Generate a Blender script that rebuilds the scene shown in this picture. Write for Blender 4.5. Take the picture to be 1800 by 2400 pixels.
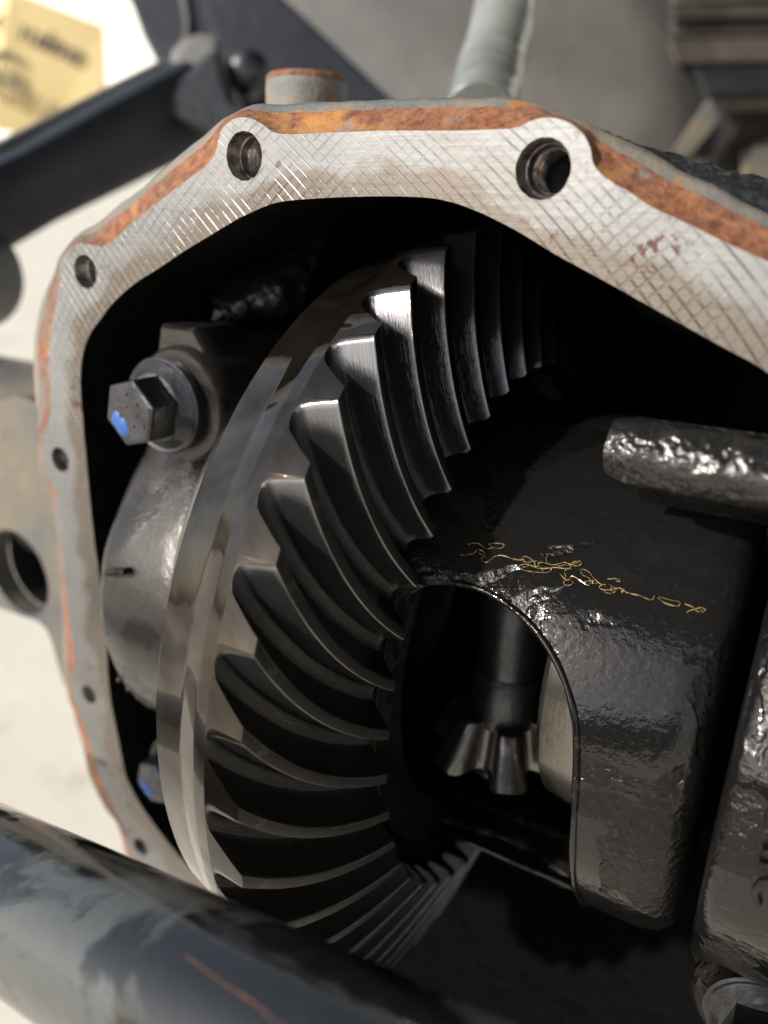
import bpy, bmesh, math, random
import numpy as np
from mathutils import Vector, Matrix, noise
from mathutils.geometry import delaunay_2d_cdt
random.seed(7)
PI=math.pi
for o in list(bpy.data.objects): bpy.data.objects.remove(o)
SC=bpy.context.scene; COL=SC.collection

# ------------------------------------------------------------------ frame
# Lengths are in ring gear radii (1 = 110 mm), origin at the ring gear centre, X along the axle,
# -Y out of the open cover face.  V() leans the axle (cover face up by TH) and puts it H metres above the floor.
S=0.11; H=0.42; TH=math.radians(11.3)
ct,st=math.cos(TH),math.sin(TH)
RT=Matrix(((1,0,0),(0,ct,st),(0,-st,ct)))
def V(p): 
    x,y,z=p; return Vector((x*S,(ct*y+st*z)*S,(-st*y+ct*z)*S+H))
# camera recovered from the photograph by fitting the ring gear teeth
a=np.array([.859,.201,-.471]); a/=np.linalg.norm(a)
b=np.cross(a,[0,0,1.]); b/=np.linalg.norm(b); c=np.cross(a,b)
nn=math.cos(math.radians(113))*b+math.sin(math.radians(113))*c
M=np.stack([a,-nn,np.cross(a,-nn)])
C0=M@(-np.array([.241,.265,2.118]))
def ray(px,py): return M@np.array([(px-900)/1800,(py-1200)/1800,1.])
def W(px,py,ax,val):
    d=ray(px,py); t=(val-C0[ax])/d[ax]; return C0+t*d
def D(px,py,t): return C0+t*ray(px,py)
K=1.085
# ------------------------------------------------------------------ camera
cam=bpy.data.cameras.new('camera'); co=bpy.data.objects.new('camera',cam); COL.objects.link(co)
R3=Matrix([[M[i][0],-M[i][1],-M[i][2]] for i in range(3)])
co.matrix_world=Matrix.Translation(V(C0))@(RT@R3).to_4x4()
cam.sensor_fit='VERTICAL'; cam.sensor_height=36; cam.lens=27; cam.clip_start=.005; cam.clip_end=500
cam.dof.use_dof=True; cam.dof.focus_distance=1.46*S; cam.dof.aperture_fstop=8
SC.camera=co
# ------------------------------------------------------------------ world, sun, exposure
SUN=Vector((-.42,-.68,.60)).normalized()       # towards the sun
w=bpy.data.worlds.new('World'); SC.world=w; w.use_nodes=True
nt=w.node_tree; bg=nt.nodes['Background']; sk=nt.nodes.new('ShaderNodeTexSky')
sk.sky_type='NISHITA'; sk.sun_disc=False
sk.sun_elevation=math.asin(SUN.z); sk.sun_rotation=math.atan2(SUN.x,SUN.y)
sk.altitude=0; sk.air_density=1.0; sk.dust_density=2.5
hsv=nt.nodes.new('ShaderNodeHueSaturation'); hsv.inputs['Saturation'].default_value=.6
nt.links.new(sk.outputs[0],hsv.inputs['Color']); nt.links.new(hsv.outputs[0],bg.inputs[0]); bg.inputs[1].default_value=.12
sl=bpy.data.lights.new('sun','SUN'); sl.energy=3.0; sl.angle=math.radians(1.5); sl.color=(1,.965,.92)
so=bpy.data.objects.new('sun',sl); COL.objects.link(so); so.rotation_euler=SUN.to_track_quat('Z','Y').to_euler()
SC.view_settings.view_transform='Standard'; SC.view_settings.look='None'; SC.view_settings.gamma=1
SC.view_settings.exposure=0.5
SC.cycles.max_bounces=8

# ------------------------------------------------------------------ materials
class N:
    def __init__(s,name):
        s.m=bpy.data.materials.new(name); s.m.use_nodes=True; s.t=s.m.node_tree
        s.p=s.t.nodes['Principled BSDF']; s.co=s.add('ShaderNodeTexCoord').outputs['Object']
    def add(s,k,**kw):
        n=s.t.nodes.new(k)
        for a_,v in kw.items(): setattr(n,a_,v)
        return n
    def l(s,x,y): s.t.links.new(x,y)
    def setp(s,k,v):
        i=s.p.inputs[k]
        if hasattr(v,'is_output'): s.l(v,i)
        else: i.default_value=(*v,1) if isinstance(v,tuple) and len(v)==3 else v
    def noise(s,scale,detail=4,rough=.55,dist=0,vec=None,col=False):
        n=s.add('ShaderNodeTexNoise'); n.inputs['Scale'].default_value=scale; n.inputs['Detail'].default_value=detail
        n.inputs['Roughness'].default_value=rough; n.inputs['Distortion'].default_value=dist
        s.l(vec or s.co,n.inputs['Vector']); return n.outputs['Color' if col else 'Fac']
    def map(s,scale=(1,1,1),rot=(0,0,0),vec=None):
        n=s.add('ShaderNodeMapping'); n.inputs['Scale'].default_value=scale; n.inputs['Rotation'].default_value=rot
        s.l(vec or s.co,n.inputs['Vector']); return n.outputs[0]
    def ramp(s,f,st_,interp='LINEAR'):
        n=s.add('ShaderNodeValToRGB'); n.color_ramp.interpolation=interp
        e=n.color_ramp.elements
        while len(e)<len(st_): e.new(.5)
        for i,(p,cc) in enumerate(st_):
            e[i].position=p; e[i].color=(*cc,1) if isinstance(cc,tuple) else (cc,cc,cc,1)
        s.l(f,n.inputs[0]); return n.outputs[0]
    def math(s,op,x,y=0.,z=None):
        n=s.add('ShaderNodeMath',operation=op)
        for i,v in enumerate((x,y,z)):
            if v is None: continue
            if hasattr(v,'is_output'): s.l(v,n.inputs[i])
            else: n.inputs[i].default_value=v
        return n.outputs[0]
    def mix(s,f,x,y):
        n=s.add('ShaderNodeMix',data_type='RGBA')
        for i,v in ((0,f),(6,x),(7,y)):
            if hasattr(v,'is_output'): s.l(v,n.inputs[i])
            else: n.inputs[i].default_value=(*v,1) if isinstance(v,tuple) else v
        return n.outputs[2]
    def bump(s,h,dist,strength=1.,prev=None):
        n=s.add('ShaderNodeBump'); n.inputs['Distance'].default_value=dist; n.inputs['Strength'].default_value=strength
        s.l(h,n.inputs['Height'])
        if prev: s.l(prev,n.inputs['Normal'])
        return n.outputs[0]
    def fin(s,color,metal,rough,normal=None,coat=0,coatr=.05,spec=None):
        s.setp('Base Color',color); s.setp('Metallic',metal); s.setp('Roughness',rough)
        if normal: s.l(normal,s.p.inputs['Normal'])
        if coat: s.setp('Coat Weight',coat); s.setp('Coat Roughness',coatr)
        if spec is not None: s.setp('Specular IOR Level',spec)
        return s.m
def m_machined():
    n=N('machined_flange_iron'); sep=n.add('ShaderNodeSeparateXYZ'); n.l(n.co,sep.inputs[0])
    # flange_face mesh has its local XZ plane in gear radii via the 'plane' attribute
    at=n.add('ShaderNodeAttribute',attribute_name='plane'); sp=n.add('ShaderNodeSeparateXYZ'); n.l(at.outputs['Vector'],sp.inputs[0])
    x,z=sp.outputs[0],sp.outputs[2]; pv=at.outputs['Vector']
    wob=n.noise(2.5,2,.5,vec=pv)
    u=n.math('SQRT',n.math('MAXIMUM',n.math('SUBTRACT',4.4,n.math('POWER',n.math('ADD',z,.55),2)),.01))
    hs=[];fine=[]
    msk=n.ramp(n.noise(3.,2,.5,vec=pv),[(.38,0.),(.55,1.)])
    for op,p_,off in (('SUBTRACT',.0265,0.),('ADD',.031,.3)):
        g=n.math('FRACT',n.math('DIVIDE',n.math('ADD',n.math(op,x,u),n.math('MULTIPLY',wob,.02)),p_))
        v=n.math('ABSOLUTE',n.math('SUBTRACT',g,.5))       # 0 at the groove
        groove=n.ramp(v,[(0.,0.),(.05,.3),(.10,1.)])
        brk=n.ramp(n.noise(9 if op=='ADD' else 7,4,.7,vec=n.map((1,1,1),(0,1.1,0),pv)),[(.42,.0),(.62,.85)])
        groove=n.math('MAXIMUM',groove,brk)
        if op=='ADD': groove=n.math('MAXIMUM',groove,n.math('MULTIPLY',msk,.8))
        hs.append(groove)
        q=n.math('FRACT',n.math('DIVIDE',n.math(op,x,u),.0071)); fine.append(q)
    gr=n.math('MINIMUM',hs[0],hs[1])
    st_=n.noise(1.,4,.7,vec=n.map((5,5,120),(0,.75,0),pv))
    spots=n.ramp(n.noise(42,3,.6,vec=pv),[(.60,0.),(.64,1.)])
    area=n.ramp(n.noise(2.3,2,.5,vec=pv),[(.5,0.),(.6,1.)])
    spots=n.math('MULTIPLY',spots,area)
    oil=n.ramp(n.noise(2.7,4,.6,vec=n.map((1,1,1.6),(0,0,0),pv)),[(.52,0.),(.62,1.)])
    base=n.mix(st_,(.175,.173,.168),(.285,.282,.273)); base=n.mix(n.ramp(n.noise(1.6,3,.55,vec=pv),[(.35,0.),(.65,.6)]),base,(.38,.373,.36))
    inn=n.add('ShaderNodeAttribute',attribute_name='inner').outputs['Fac']
    stain=n.ramp(n.math('ADD',n.math('MULTIPLY',inn,.5),n.math('MULTIPLY',n.noise(4.5,5,.65,vec=n.map((1,1,1.6),(0,0,0),pv)),.8)),[(.62,0.),(.74,1.)])
    oil=n.math('MAXIMUM',n.math('MULTIPLY',oil,.5),stain)
    base=n.mix(n.math('MULTIPLY',oil,.6),base,(.17,.125,.085))
    base=n.mix(n.math('MULTIPLY',n.math('SUBTRACT',1.,gr),n.ramp(n.noise(4,3,.6,vec=pv),[(.35,.0),(.7,.12)])),base,(.14,.12,.10))
    base=n.mix(spots,base,(.10,.035,.03))
    bmp=n.bump(gr,.00012,1.); bmp=n.bump(fine[0],.00005,.7,bmp); bmp=n.bump(fine[1],.00004,.7,bmp); bmp=n.bump(st_,.00008,.6,bmp)
    rough=n.math('ADD',.34,n.math('MULTIPLY',st_,.2)); rough=n.math('SUBTRACT',rough,n.math('MULTIPLY',oil,.14))
    return n.fin(base,.82,rough,bmp)
def m_rust():
    n=N('orange_rust'); f=n.noise(420,6,.7); g=n.noise(70,4,.6)
    base=n.mix(n.ramp(f,[(.35,0.),(.65,1.)]),(.13,.045,.022),(.40,.165,.075)); base=n.mix(n.ramp(n.noise(38,5,.7),[(.45,0.),(.6,.55)]),base,(.13,.075,.05))
    base=n.mix(n.ramp(g,[(.55,0.),(.66,.8)]),base,(.50,.23,.06))
    base=n.mix(n.ramp(n.noise(160,4,.6),[(.60,0.),(.68,.7)]),base,(.25,.23,.2))
    base=n.mix(n.ramp(n.noise(15,4,.65),[(.56,0.),(.64,1.)]),base,(.17,.165,.15))
    return n.fin(base,0.,.82,n.bump(f,.0008,1.,n.bump(g,.0012,.8)))
def m_edge():
    n=N('painted_casting_edge'); g=n.noise(60,5,.65); f=n.noise(500,5,.6)
    base=n.mix(n.ramp(g,[(.42,0.),(.58,1.)]),(.15,.155,.15),(.24,.20,.15))
    base=n.mix(n.ramp(n.noise(110,4,.6),[(.60,0.),(.68,1.)]),base,(.42,.17,.05))
    return n.fin(base,0.,.6,n.bump(f,.0004,1.,n.bump(g,.0008,.5)))
def m_black_rough():
    n=N('black_rough_casting'); f=n.noise(330,6,.65); g=n.noise(900,2,.5)
    base=n.mix(n.ramp(f,[(.55,0.),(.8,1.)]),(.012,.014,.017),(.09,.095,.09))
    return n.fin(base,0.,.55,n.bump(f,.0015,1.))
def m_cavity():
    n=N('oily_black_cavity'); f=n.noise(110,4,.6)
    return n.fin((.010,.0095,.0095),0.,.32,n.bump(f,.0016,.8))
def m_oily(name,c1,c2,rough,d1,s1,d2,s2,metal=0.,coat=.8,blot=True):
    n=N(name); g=n.noise(s1,4,.55); f=n.noise(s2,3,.6)
    base=n.mix(f,c1,c2)
    r=n.ramp(n.noise(38,4,.6,dist=.5),[(.47,max(rough-.10,.05)),(.52,rough+.15)]) if blot else rough
    return n.fin(base,metal,r,n.bump(g,d1,1.,n.bump(f,d2,.7)),coat=coat,coatr=.06)
def m_case():
    n=N('oil_wet_black_case_iron')
    sand=n.noise(520,3,.6); lump=n.noise(95,3,.55); big=n.noise(30,4,.6,dist=.6)
    wet=n.ramp(big,[(.47,0.),(.50,1.)])
    grain=n.ramp(n.noise(900,2,.5),[(.60,0.),(.70,1.)])
    base=n.mix(sand,(.016,.0145,.013),(.038,.035,.032)); base=n.mix(n.math('MULTIPLY',wet,.6),base,(.060,.058,.056))
    base=n.mix(n.math('MULTIPLY',grain,.22),base,(.14,.125,.10))
    r=n.math('SUBTRACT',.34,n.math('MULTIPLY',wet,.27))
    dry=n.math('SUBTRACT',1.,n.math('MULTIPLY',wet,.72))
    b1=n.bump(lump,.00032,.4); b2=n.add('ShaderNodeBump'); b2.inputs['Distance'].default_value=.0006
    n.l(sand,b2.inputs['Height']); n.l(dry,b2.inputs['Strength']); n.l(b1,b2.inputs['Normal'])
    return n.fin(base,.8,r,n.bump(wet,.00025,1.,b2.outputs[0]))
def m_rim():
    n=N('oiled_bright_gear_rim')
    f=n.noise(30,2,.5,dist=.6); base=n.mix(n.ramp(n.noise(45,3,.5,dist=1.2),[(.35,0.),(.65,1.)]),(.035,.029,.023),(.125,.108,.090))  # brown of the reflected surroundings put into the base, with the oil film
    return n.fin(base,.90,.03,n.bump(f,.0011,.6,n.bump(n.noise(140,2,.5),.00006,.5)))
def m_tooth():
    n=N('dark_lapped_tooth_steel')
    at=n.add('ShaderNodeAttribute',attribute_name='tc'); ln=n.noise(1.,3,.6,vec=n.map((5,300,30),(0,0,0),at.outputs['Vector']))
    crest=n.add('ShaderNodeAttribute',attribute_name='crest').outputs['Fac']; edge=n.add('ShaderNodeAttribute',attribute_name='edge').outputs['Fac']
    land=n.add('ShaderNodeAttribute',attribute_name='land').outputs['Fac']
    base=n.mix(crest,(.060,.0585,.058),(.23,.226,.23)); base=n.mix(land,base,(.035,.034,.034)); base=n.mix(n.math('MULTIPLY',ln,.45),base,(.02,.02,.021))  # same steel: upper flanks painted lighter for sheen, lands darker for dark reflections
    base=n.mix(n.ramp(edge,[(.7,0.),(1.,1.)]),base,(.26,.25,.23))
    nick=n.ramp(n.noise(240,3,.6),[(.66,0.),(.72,.5)]); base=n.mix(nick,base,(.10,.085,.06))
    r=n.math('ADD',n.math('SUBTRACT',.15,n.math('MULTIPLY',crest,.08)),n.math('MULTIPLY',ln,.12))
    return n.fin(base,.92,r,n.bump(ln,.00016,.5,n.bump(n.noise(35,2,.5),.0003,.4)))
def m_simple(name,base,metal,rough,bs=0,bd=0,coat=0,var=None,vs=60,coatr=.05):
    n=N(name); col=base
    if var: col=n.mix(n.ramp(n.noise(vs,4,.6),[(.35,0.),(.65,1.)]),base,var)
    return n.fin(col,metal,rough,n.bump(n.noise(bs,4,.6),bd) if bs else None,coat=coat,coatr=coatr)
def m_tube():
    n=N('wet_black_tube_paint'); g=n.noise(28,5,.62,dist=.9); f=n.noise(260,4,.6)
    k=n.ramp(g,[(.52,0.),(.58,1.)])
    base=n.mix(k,(.005,.006,.006),(.075,.08,.075)); base=n.mix(n.math('MULTIPLY',f,.35),base,(.02,.022,.022))
    streak=n.add('ShaderNodeAttribute',attribute_name='streak').outputs['Fac']
    base=n.mix(streak,base,(.45,.17,.06))
    r=n.ramp(k,[(0.,.10),(1.,.33)])
    return n.fin(base,0.,r,n.bump(n.noise(40,3,.5),.001,.5,n.bump(f,.0002,.6)),coat=.5,coatr=.08)
def m_floor():
    n=N('dusty_concrete'); g=n.noise(5,6,.6); base=n.mix(g,(.50,.46,.37),(.70,.655,.56))
    base=n.mix(n.ramp(n.noise(14,5,.6),[(.58,0.),(.72,.5)]),base,(.36,.32,.25))
    return n.fin(base,0.,.8,n.bump(n.noise(120,5,.6),.002,.5))
MAT=dict(machined=m_machined(),rust=m_rust(),edge=m_edge(),brough=m_black_rough(),cavity=m_cavity(),
 case=m_case(),
 cap=m_oily('oil_wet_grey_cap_iron',(.018,.016,.014),(.050,.044,.039),.34,.00018,160,.00024,900,metal=.6,coat=.3),
 rib=m_oily('oil_wet_rough_rib_iron',(.05,.048,.046),(.12,.117,.11),.11,.0022,170,.0005,600,metal=.85,coat=0,blot=False),
 webc=m_oily('lumpy_black_pedestal_iron',(.07,.068,.065),(.13,.125,.12),.20,.0022,190,.0005,500,metal=.8,coat=0,blot=False),
 rim=m_rim(),tooth=m_tooth(),
 bolt=m_simple('dark_bolt_steel',(.085,.085,.088),.85,.36,500,.0002,coat=.35,var=(.045,.045,.05),vs=200),
 blue=m_simple('blue_paint_mark',(.02,.10,.33),0.,.45,300,.0004),
 thread=m_simple('threaded_steel',(.55,.52,.49),.9,.30,500,.0002,var=(.10,.07,.06),vs=300),
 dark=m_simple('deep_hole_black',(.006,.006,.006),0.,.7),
 cream=m_simple('bearing_race_steel',(.24,.22,.19),.85,.25,400,.0001,coat=.3,var=(.17,.155,.13),vs=40),
 spider=m_simple('oiled_pinion_steel',(.19,.175,.16),.9,.26,300,.0002,coat=.4,var=(.12,.11,.10),vs=90),
 tube=m_tube(),floor=m_floor(),
 armp=m_simple('matt_black_arm_paint',(.012,.014,.019),0.,.45,150,.0006,var=(.024,.027,.032),vs=30),
 armedge=m_simple('dusty_arm_edge',(.16,.155,.14),0.,.55,150,.0006),
 tank=m_simple('dusty_grey_tank_skin',(.10,.094,.084),0.,.5,25,.002,var=(.14,.13,.117),vs=9),
 hose=m_simple('grey_plastic_hose',(.27,.28,.255),0.,.28,60,.0006,coat=.3,var=(.18,.185,.168),vs=30),
 axle=m_simple('faded_grey_axle_paint',(.10,.105,.11),.1,.45,80,.0012,var=(.20,.165,.11),vs=22),
 card=m_simple('tan_cardboard',(.66,.50,.22),0.,.8,60,.0005,var=(.72,.56,.27),vs=12),
 ink=m_simple('faded_dark_ink',(.11,.09,.07),0.,.7),
 ink2=m_simple('pale_brown_ink',(.34,.25,.11),0.,.7),
 spring=m_simple('brown_spring_steel',(.045,.036,.03),.2,.6,60,.001,var=(.10,.085,.07),vs=18),
 amber=m_simple('amber_glint',(.42,.30,.11),.4,.15,coat=.8),  # colour of the painted glints on the case
 wall=m_simple('white_wall_paint',(.78,.78,.72),0.,.6,4,.01),
 under=m_simple('black_shade_slab',(.02,.019,.018),0.,.75,20,.004),  # skin of the added slab overhead
)
# ------------------------------------------------------------------ object helpers
LOC={}
def thing(name,label,cat,at,group=None,kind=None):
    o=bpy.data.objects.new(name,None); COL.objects.link(o); o.location=V(at); o.empty_display_size=.02
    o['label']=label; o['category']=cat
    if group: o['group']=group
    if kind: o['kind']=kind
    return o
def wloc(p):
    v=Vector((0,0,0))
    while p: v+=p.location; p=p.parent
    return v
def mesh(name,vs,fs,mat,parent=None,smooth=True,ang=38,raw=False,attrs=None,mats=None,fm=None,**props):
    """vs in gear radii (raw: metres). One mesh object; a top-level one gets its origin at its base."""
    P=[v if raw else V(v) for v in vs]
    if parent is not None: o0=wloc(parent)
    else:
        xs=[p[0] for p in P]; ys=[p[1] for p in P]; zs=[p[2] for p in P]
        o0=Vector(((min(xs)+max(xs))/2,(min(ys)+max(ys))/2,min(zs)))
    me=bpy.data.meshes.new(name); me.from_pydata([tuple(Vector(p)-o0) for p in P],[],fs); me.validate()
    for m_ in (mats or [mat]): me.materials.append(MAT[m_])
    if fm: me.polygons.foreach_set('material_index',fm)
    if smooth:
        me.polygons.foreach_set('use_smooth',[True]*len(me.polygons)); me.set_sharp_from_angle(angle=math.radians(ang))
    for an,vals in (attrs or {}).items():
        vec=hasattr(vals[0],'__len__')
        at=me.attributes.new(an,'FLOAT_VECTOR' if vec else 'FLOAT','POINT')
        at.data.foreach_set('vector' if vec else 'value',[x for v in vals for x in v] if vec else vals)
    bm=bmesh.new(); bm.from_mesh(me); bmesh.ops.recalc_face_normals(bm,faces=bm.faces); bm.to_mesh(me); bm.free()
    o=bpy.data.objects.new(name,me); COL.objects.link(o)
    if parent is not None: o.parent=parent
    else: o.location=o0
    for k_,v_ in props.items(): o[k_]=v_
    return o
def basis(ax,hint=None):
    ax=Vector(ax).normalized(); h=Vector(hint) if hint else (Vector((0,0,1)) if abs(ax.z)<.9 else Vector((1,0,0)))
    u=(h-ax*h.dot(ax)).normalized(); return ax,u,ax.cross(u)
def lathe(o,ax,prof,n=48,hint=None,a0=0,a1=2*PI,wob=None):
    """prof: list of (distance along axis, radius)."""
    ax,u,v=basis(ax,hint); o=Vector(o); full=abs(a1-a0-2*PI)<1e-6; m=n if full else n+1
    vs=[];fs=[]
    for (h,r) in prof:
        for i in range(m):
            t=a0+(a1-a0)*i/n; q=r*(1+(wob(h,t) if wob else 0))
            vs.append(o+ax*h+u*q*math.cos(t)+v*q*math.sin(t))
    for j in range(len(prof)-1):
        for i in range(n):
            k=(i+1)%m; fs.append((j*m+i,j*m+k,(j+1)*m+k,(j+1)*m+i))
    return vs,fs
def hexp(o,ax,prof,hint=None,n=6): return lathe(o,ax,prof,n,hint)
def join(*parts):
    vs=[];fs=[]
    for v,f in parts:
        b0=len(vs); vs+=list(v); fs+=[tuple(i+b0 for i in q) for q in f]
    return vs,fs
def sweep(path,radii,n=24,cap=True,prof=None,hint=None):
    path=[Vector(p) for p in path]; vs=[];fs=[]
    u=None
    for i,p in enumerate(path):
        t=(path[min(i+1,len(path)-1)]-path[max(i-1,0)]).normalized()
        if u is None:
            _,u,_=basis(t,hint)
        u=(u-t*u.dot(t)).normalized(); v=t.cross(u); r=radii[i] if hasattr(radii,'__len__') else radii
        for k in range(n):
            an=2*PI*k/n
            x,y=(prof[k] if prof else (math.cos(an),math.sin(an)))
            vs.append(p+u*r*x+v*r*y)
    for i in range(len(path)-1):
        for k in range(n):
            q=(k+1)%n; fs.append((i*n+k,i*n+q,(i+1)*n+q,(i+1)*n+k))
    if cap: fs.append(tuple(range(n))[::-1]); fs.append(tuple((len(path)-1)*n+k for k in range(n)))
    return vs,fs
def prism(poly,ax,thick,bev=0):
    """poly: 3D points, extruded by vector ax."""
    n=len(poly); ax=Vector(ax); c_=sum((Vector(p) for p in poly),Vector())/n; L=ax.length
    rings=[]
    if bev:
        d=ax.normalized()*bev
        def ins(p,q): return c_+(Vector(p)-c_)*(1-bev/max((Vector(p)-c_).length,1e-6))+q
        rings=[[ins(p,Vector()) for p in poly],[Vector(p)+d for p in poly],[Vector(p)+ax-d for p in poly],[ins(p,ax) for p in poly]]
    else: rings=[[Vector(p) for p in poly],[Vector(p)+ax for p in poly]]
    vs=[q for r in rings for q in r]; fs=[]
    for j in range(len(rings)-1):
        for i in range(n):
            k=(i+1)%n; fs.append((j*n+i,j*n+k,(j+1)*n+k,(j+1)*n+i))
    fs.append(tuple(range(n))[::-1]); fs.append(tuple((len(rings)-1)*n+i for i in range(n)))
    return vs,fs
def boxat(c_,hx,hy,hz,bev=.0):
    c_=Vector(c_); hx,hy,hz=Vector(hx),Vector(hy),Vector(hz)
    return prism([c_-hx-hy-hz,c_+hx-hy-hz,c_+hx+hy-hz,c_-hx+hy-hz],hz*2,0,bev)
def crom(pts,sub=4,closed=True):
    n=len(pts); out=[]
    for i in range(n if closed else n-1):
        p=[np.array(pts[(i+j)%n] if closed else pts[min(max(i+j,0),n-1)],float) for j in (-1,0,1,2)]
        for k in range(sub):
            t=k/sub
            d=[max(np.linalg.norm(p[j+1]-p[j])**.5,1e-4) for j in range(3)]
            t0,t1=0,d[0]; t2=t1+d[1]; t3=t2+d[2]; tt=t1+(t2-t1)*t
            A1=(t1-tt)/(t1-t0)*p[0]+(tt-t0)/(t1-t0)*p[1]; A2=(t2-tt)/(t2-t1)*p[1]+(tt-t1)/(t2-t1)*p[2]; A3=(t3-tt)/(t3-t2)*p[2]+(tt-t2)/(t3-t2)*p[3]
            B1=(t2-tt)/(t2-t0)*A1+(tt-t0)/(t2-t0)*A2; B2=(t3-tt)/(t3-t1)*A2+(tt-t1)/(t3-t1)*A3
            out.append((t2-tt)/(t2-t1)*B1+(tt-t1)/(t2-t1)*B2)
    if not closed: out.append(np.array(pts[-1],float))
    return out

# ------------------------------------------------------------------ setting: floor
fl=20.
mesh('floor',[(-fl,-fl,0),(fl,-fl,0),(fl,fl*3,0),(-fl,fl*3,0)],[(0,1,2,3)],'floor',raw=True,smooth=False,kind='structure',label='dusty pale concrete floor under the vehicle')
# unseen slab added as underbody above the axle to shade it and darken reflections
def Tq(x,y,z): # true-frame point (in radii, relative to the gear centre) -> gear frame
    return Vector((x,ct*y-st*z,st*y+ct*z))
v_,f_=boxat(Tq(9,5,5.2),Vector((11,0,0)),Tq(0,9.5,0),Tq(0,0,.25))
zf=-H/S
v2,f2=boxat(Tq(-20,90,zf+14.5),Vector((120,0,0)),Tq(0,.5,0),Tq(0,0,15))
mesh('wall',v2,f2,'wall',smooth=False,kind='structure',label='sunlit white garage wall far behind the vehicle')
mesh('underbody_shade',v_,f_,'under',smooth=False,kind='structure',label='unseen black slab added above the axle as underbody, blocking the sky')

# ------------------------------------------------------------------ differential housing
YF=-.46
rows=[((489,2086),(420,2090),(405,2105)),((405,1989),(310,2010),(300,2010)),((359,1930),(300,1985),(291,1985)),((325,1880),(291,1943),(274,1930)),
((310,1852),(270,1901),(245,1892)),((295,1821),(240,1838),(211,1821)),((282,1760),(219,1770),(198,1770)),((270,1698),(198,1703),(183,1710)),
((262,1660),(186,1673),(173,1673)),((257,1627),(169,1627),(158,1630)),((253,1585),(162,1584),(153,1584)),((251,1550),(177,1555),(150,1550)),
((249,1500),(168,1500),(149,1500)),((235,1371),(154,1371),(143,1371)),((222,1275),(145,1275),(136,1275)),((213,1193),(137,1193),(126,1193)),
((208,1145),(128,1145),(112,1145)),((205,1111),(108,1111),(96,1111)),((201,1063),(96,1063),(89,1060)),((197,1024),(99,1024),(87,1010)),
((194,981),(116,981),(90,975)),((190,937),(118,937),(83,935)),((188,880),(115,851),(78,845)),((196,820),(118,783),(86,765)),
((212,780),(130,720),(99,700)),((239,743),(143,655),(126,645)),((260,715),(143,618),(136,605)),((285,690),(158,590),(150,583)),
((326,657),(187,569),(176,556)),((370,630),(217,574),(206,536)),((418,597),(244,577),(245,508)),((450,577),(326,509),(335,438)),
((490,553),(430,428),(420,363)),((521,534),(488,384),(461,331)),((545,520),(505,358),(490,308)),((560,511),(512,328),(506,293)),
((575,504),(526,296),(525,275)),((586,499),(553,277),(552,261)),((610,488),(586,277),(586,250)),((640,477),(613,290),(615,246)),
((670,471),(645,311),(645,244)),((760,464),(760,311),(760,240)),((900,460),(900,306),(900,234)),((1009,464),(1063,306),(1063,229)),
((1063,475),(1160,303),(1160,229)),((1090,484),(1215,298),(1200,231)),((1115,494),(1247,282),(1230,238)),((1128,499),(1291,276),(1265,247)),
((1165,517),(1334,288),(1323,266)),((1204,537),(1367,315),(1350,279)),((1240,558),(1383,347),(1380,290)),((1275,580),(1391,385),(1405,302)),
((1312,602),(1421,418),(1443,320)),((1375,636),(1475,450),(1490,343)),((1443,673),(1524,483),(1551,374)),((1510,711),(1605,521),(1620,409)),
((1578,749),(1714,575),(1720,459)),((1700,817),(1800,613),(1800,499)),((1800,874),(1900,665),(1900,550))]
YO=YF+.075
P_in=[W(*r[0],1,YF)[[0,2]] for r in rows]; P_fa=[W(*r[1],1,YF)[[0,2]] for r in rows]; P_ou=[W(*r[2],1,YO)[[0,2]] for r in rows]
# closing part outside the picture
for i_,f2_,o2_ in (((1.12,.44),(1.28,.52),(1.33,.55)),((1.22,.15),(1.38,.18),(1.43,.2)),((1.24,-.3),(1.4,-.32),(1.45,-.33)),((1.12,-.75),(1.28,-.84),(1.33,-.87)),
    ((.75,-1.05),(.84,-1.2),(.87,-1.25)),((.2,-1.13),(.2,-1.29),(.2,-1.34)),((-.3,-1.1),(-.34,-1.26),(-.36,-1.3))):
    P_in.append(np.array(i_)); P_fa.append(np.array(f2_)); P_ou.append(np.array(o2_))
# the cavity wall must clear the lowest rim of the gear
SUB=4
Li=crom(P_in,SUB); Lf=crom(P_fa,SUB); Lo=crom(P_ou,SUB); n=len(Li)
HOLES=[((572,366),.046,.036),((1272,396),.0475,.036),((200,637),.040,.032),((141,1077),.035,.027),((208,1628),.031,.022),((330,1985),.031,.025)]
hp=[(W(px,py,1,YF)[[0,2]],R,r) for (px,py),R,r in HOLES]
for q in ((1.28,.36),(1.31,-.3),(1.2,-.8),(.8,-1.13),(.2,-1.21),(-.35,-1.18)): hp.append((np.array(q),.05,.04))
hous=thing('differential_housing','open cast iron differential housing with milled cover face, threaded holes and rusty orange edge','axle housing',(0,.2,-1.3))
pts=[];edges=[]
def addloop(L):
    b0=len(pts); pts.extend(Vector((float(p[0]),float(p[1]))) for p in L); m=len(L)
    edges.extend((b0+i,b0+(i+1)%m) for i in range(m))
addloop(Li); addloop(Lf)
for c_,R,r in hp: addloop([c_+R*np.array([math.cos(t),math.sin(t)]) for t in np.linspace(0,2*PI,33)[:-1]])
ov,oe,of,_,_,_=delaunay_2d_cdt(pts,edges,[],0,1e-6)
def inside(p,L):
    x,y=p; r_=False; j=len(L)-1
    for i in range(len(L)):
        xi,yi=L[i][0],L[i][1]; xj,yj=L[j][0],L[j][1]
        if (yi>y)!=(yj>y) and x<(xj-xi)*(y-yi)/(yj-yi)+xi: r_=not r_
        j=i
    return r_
fs=[]
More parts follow.
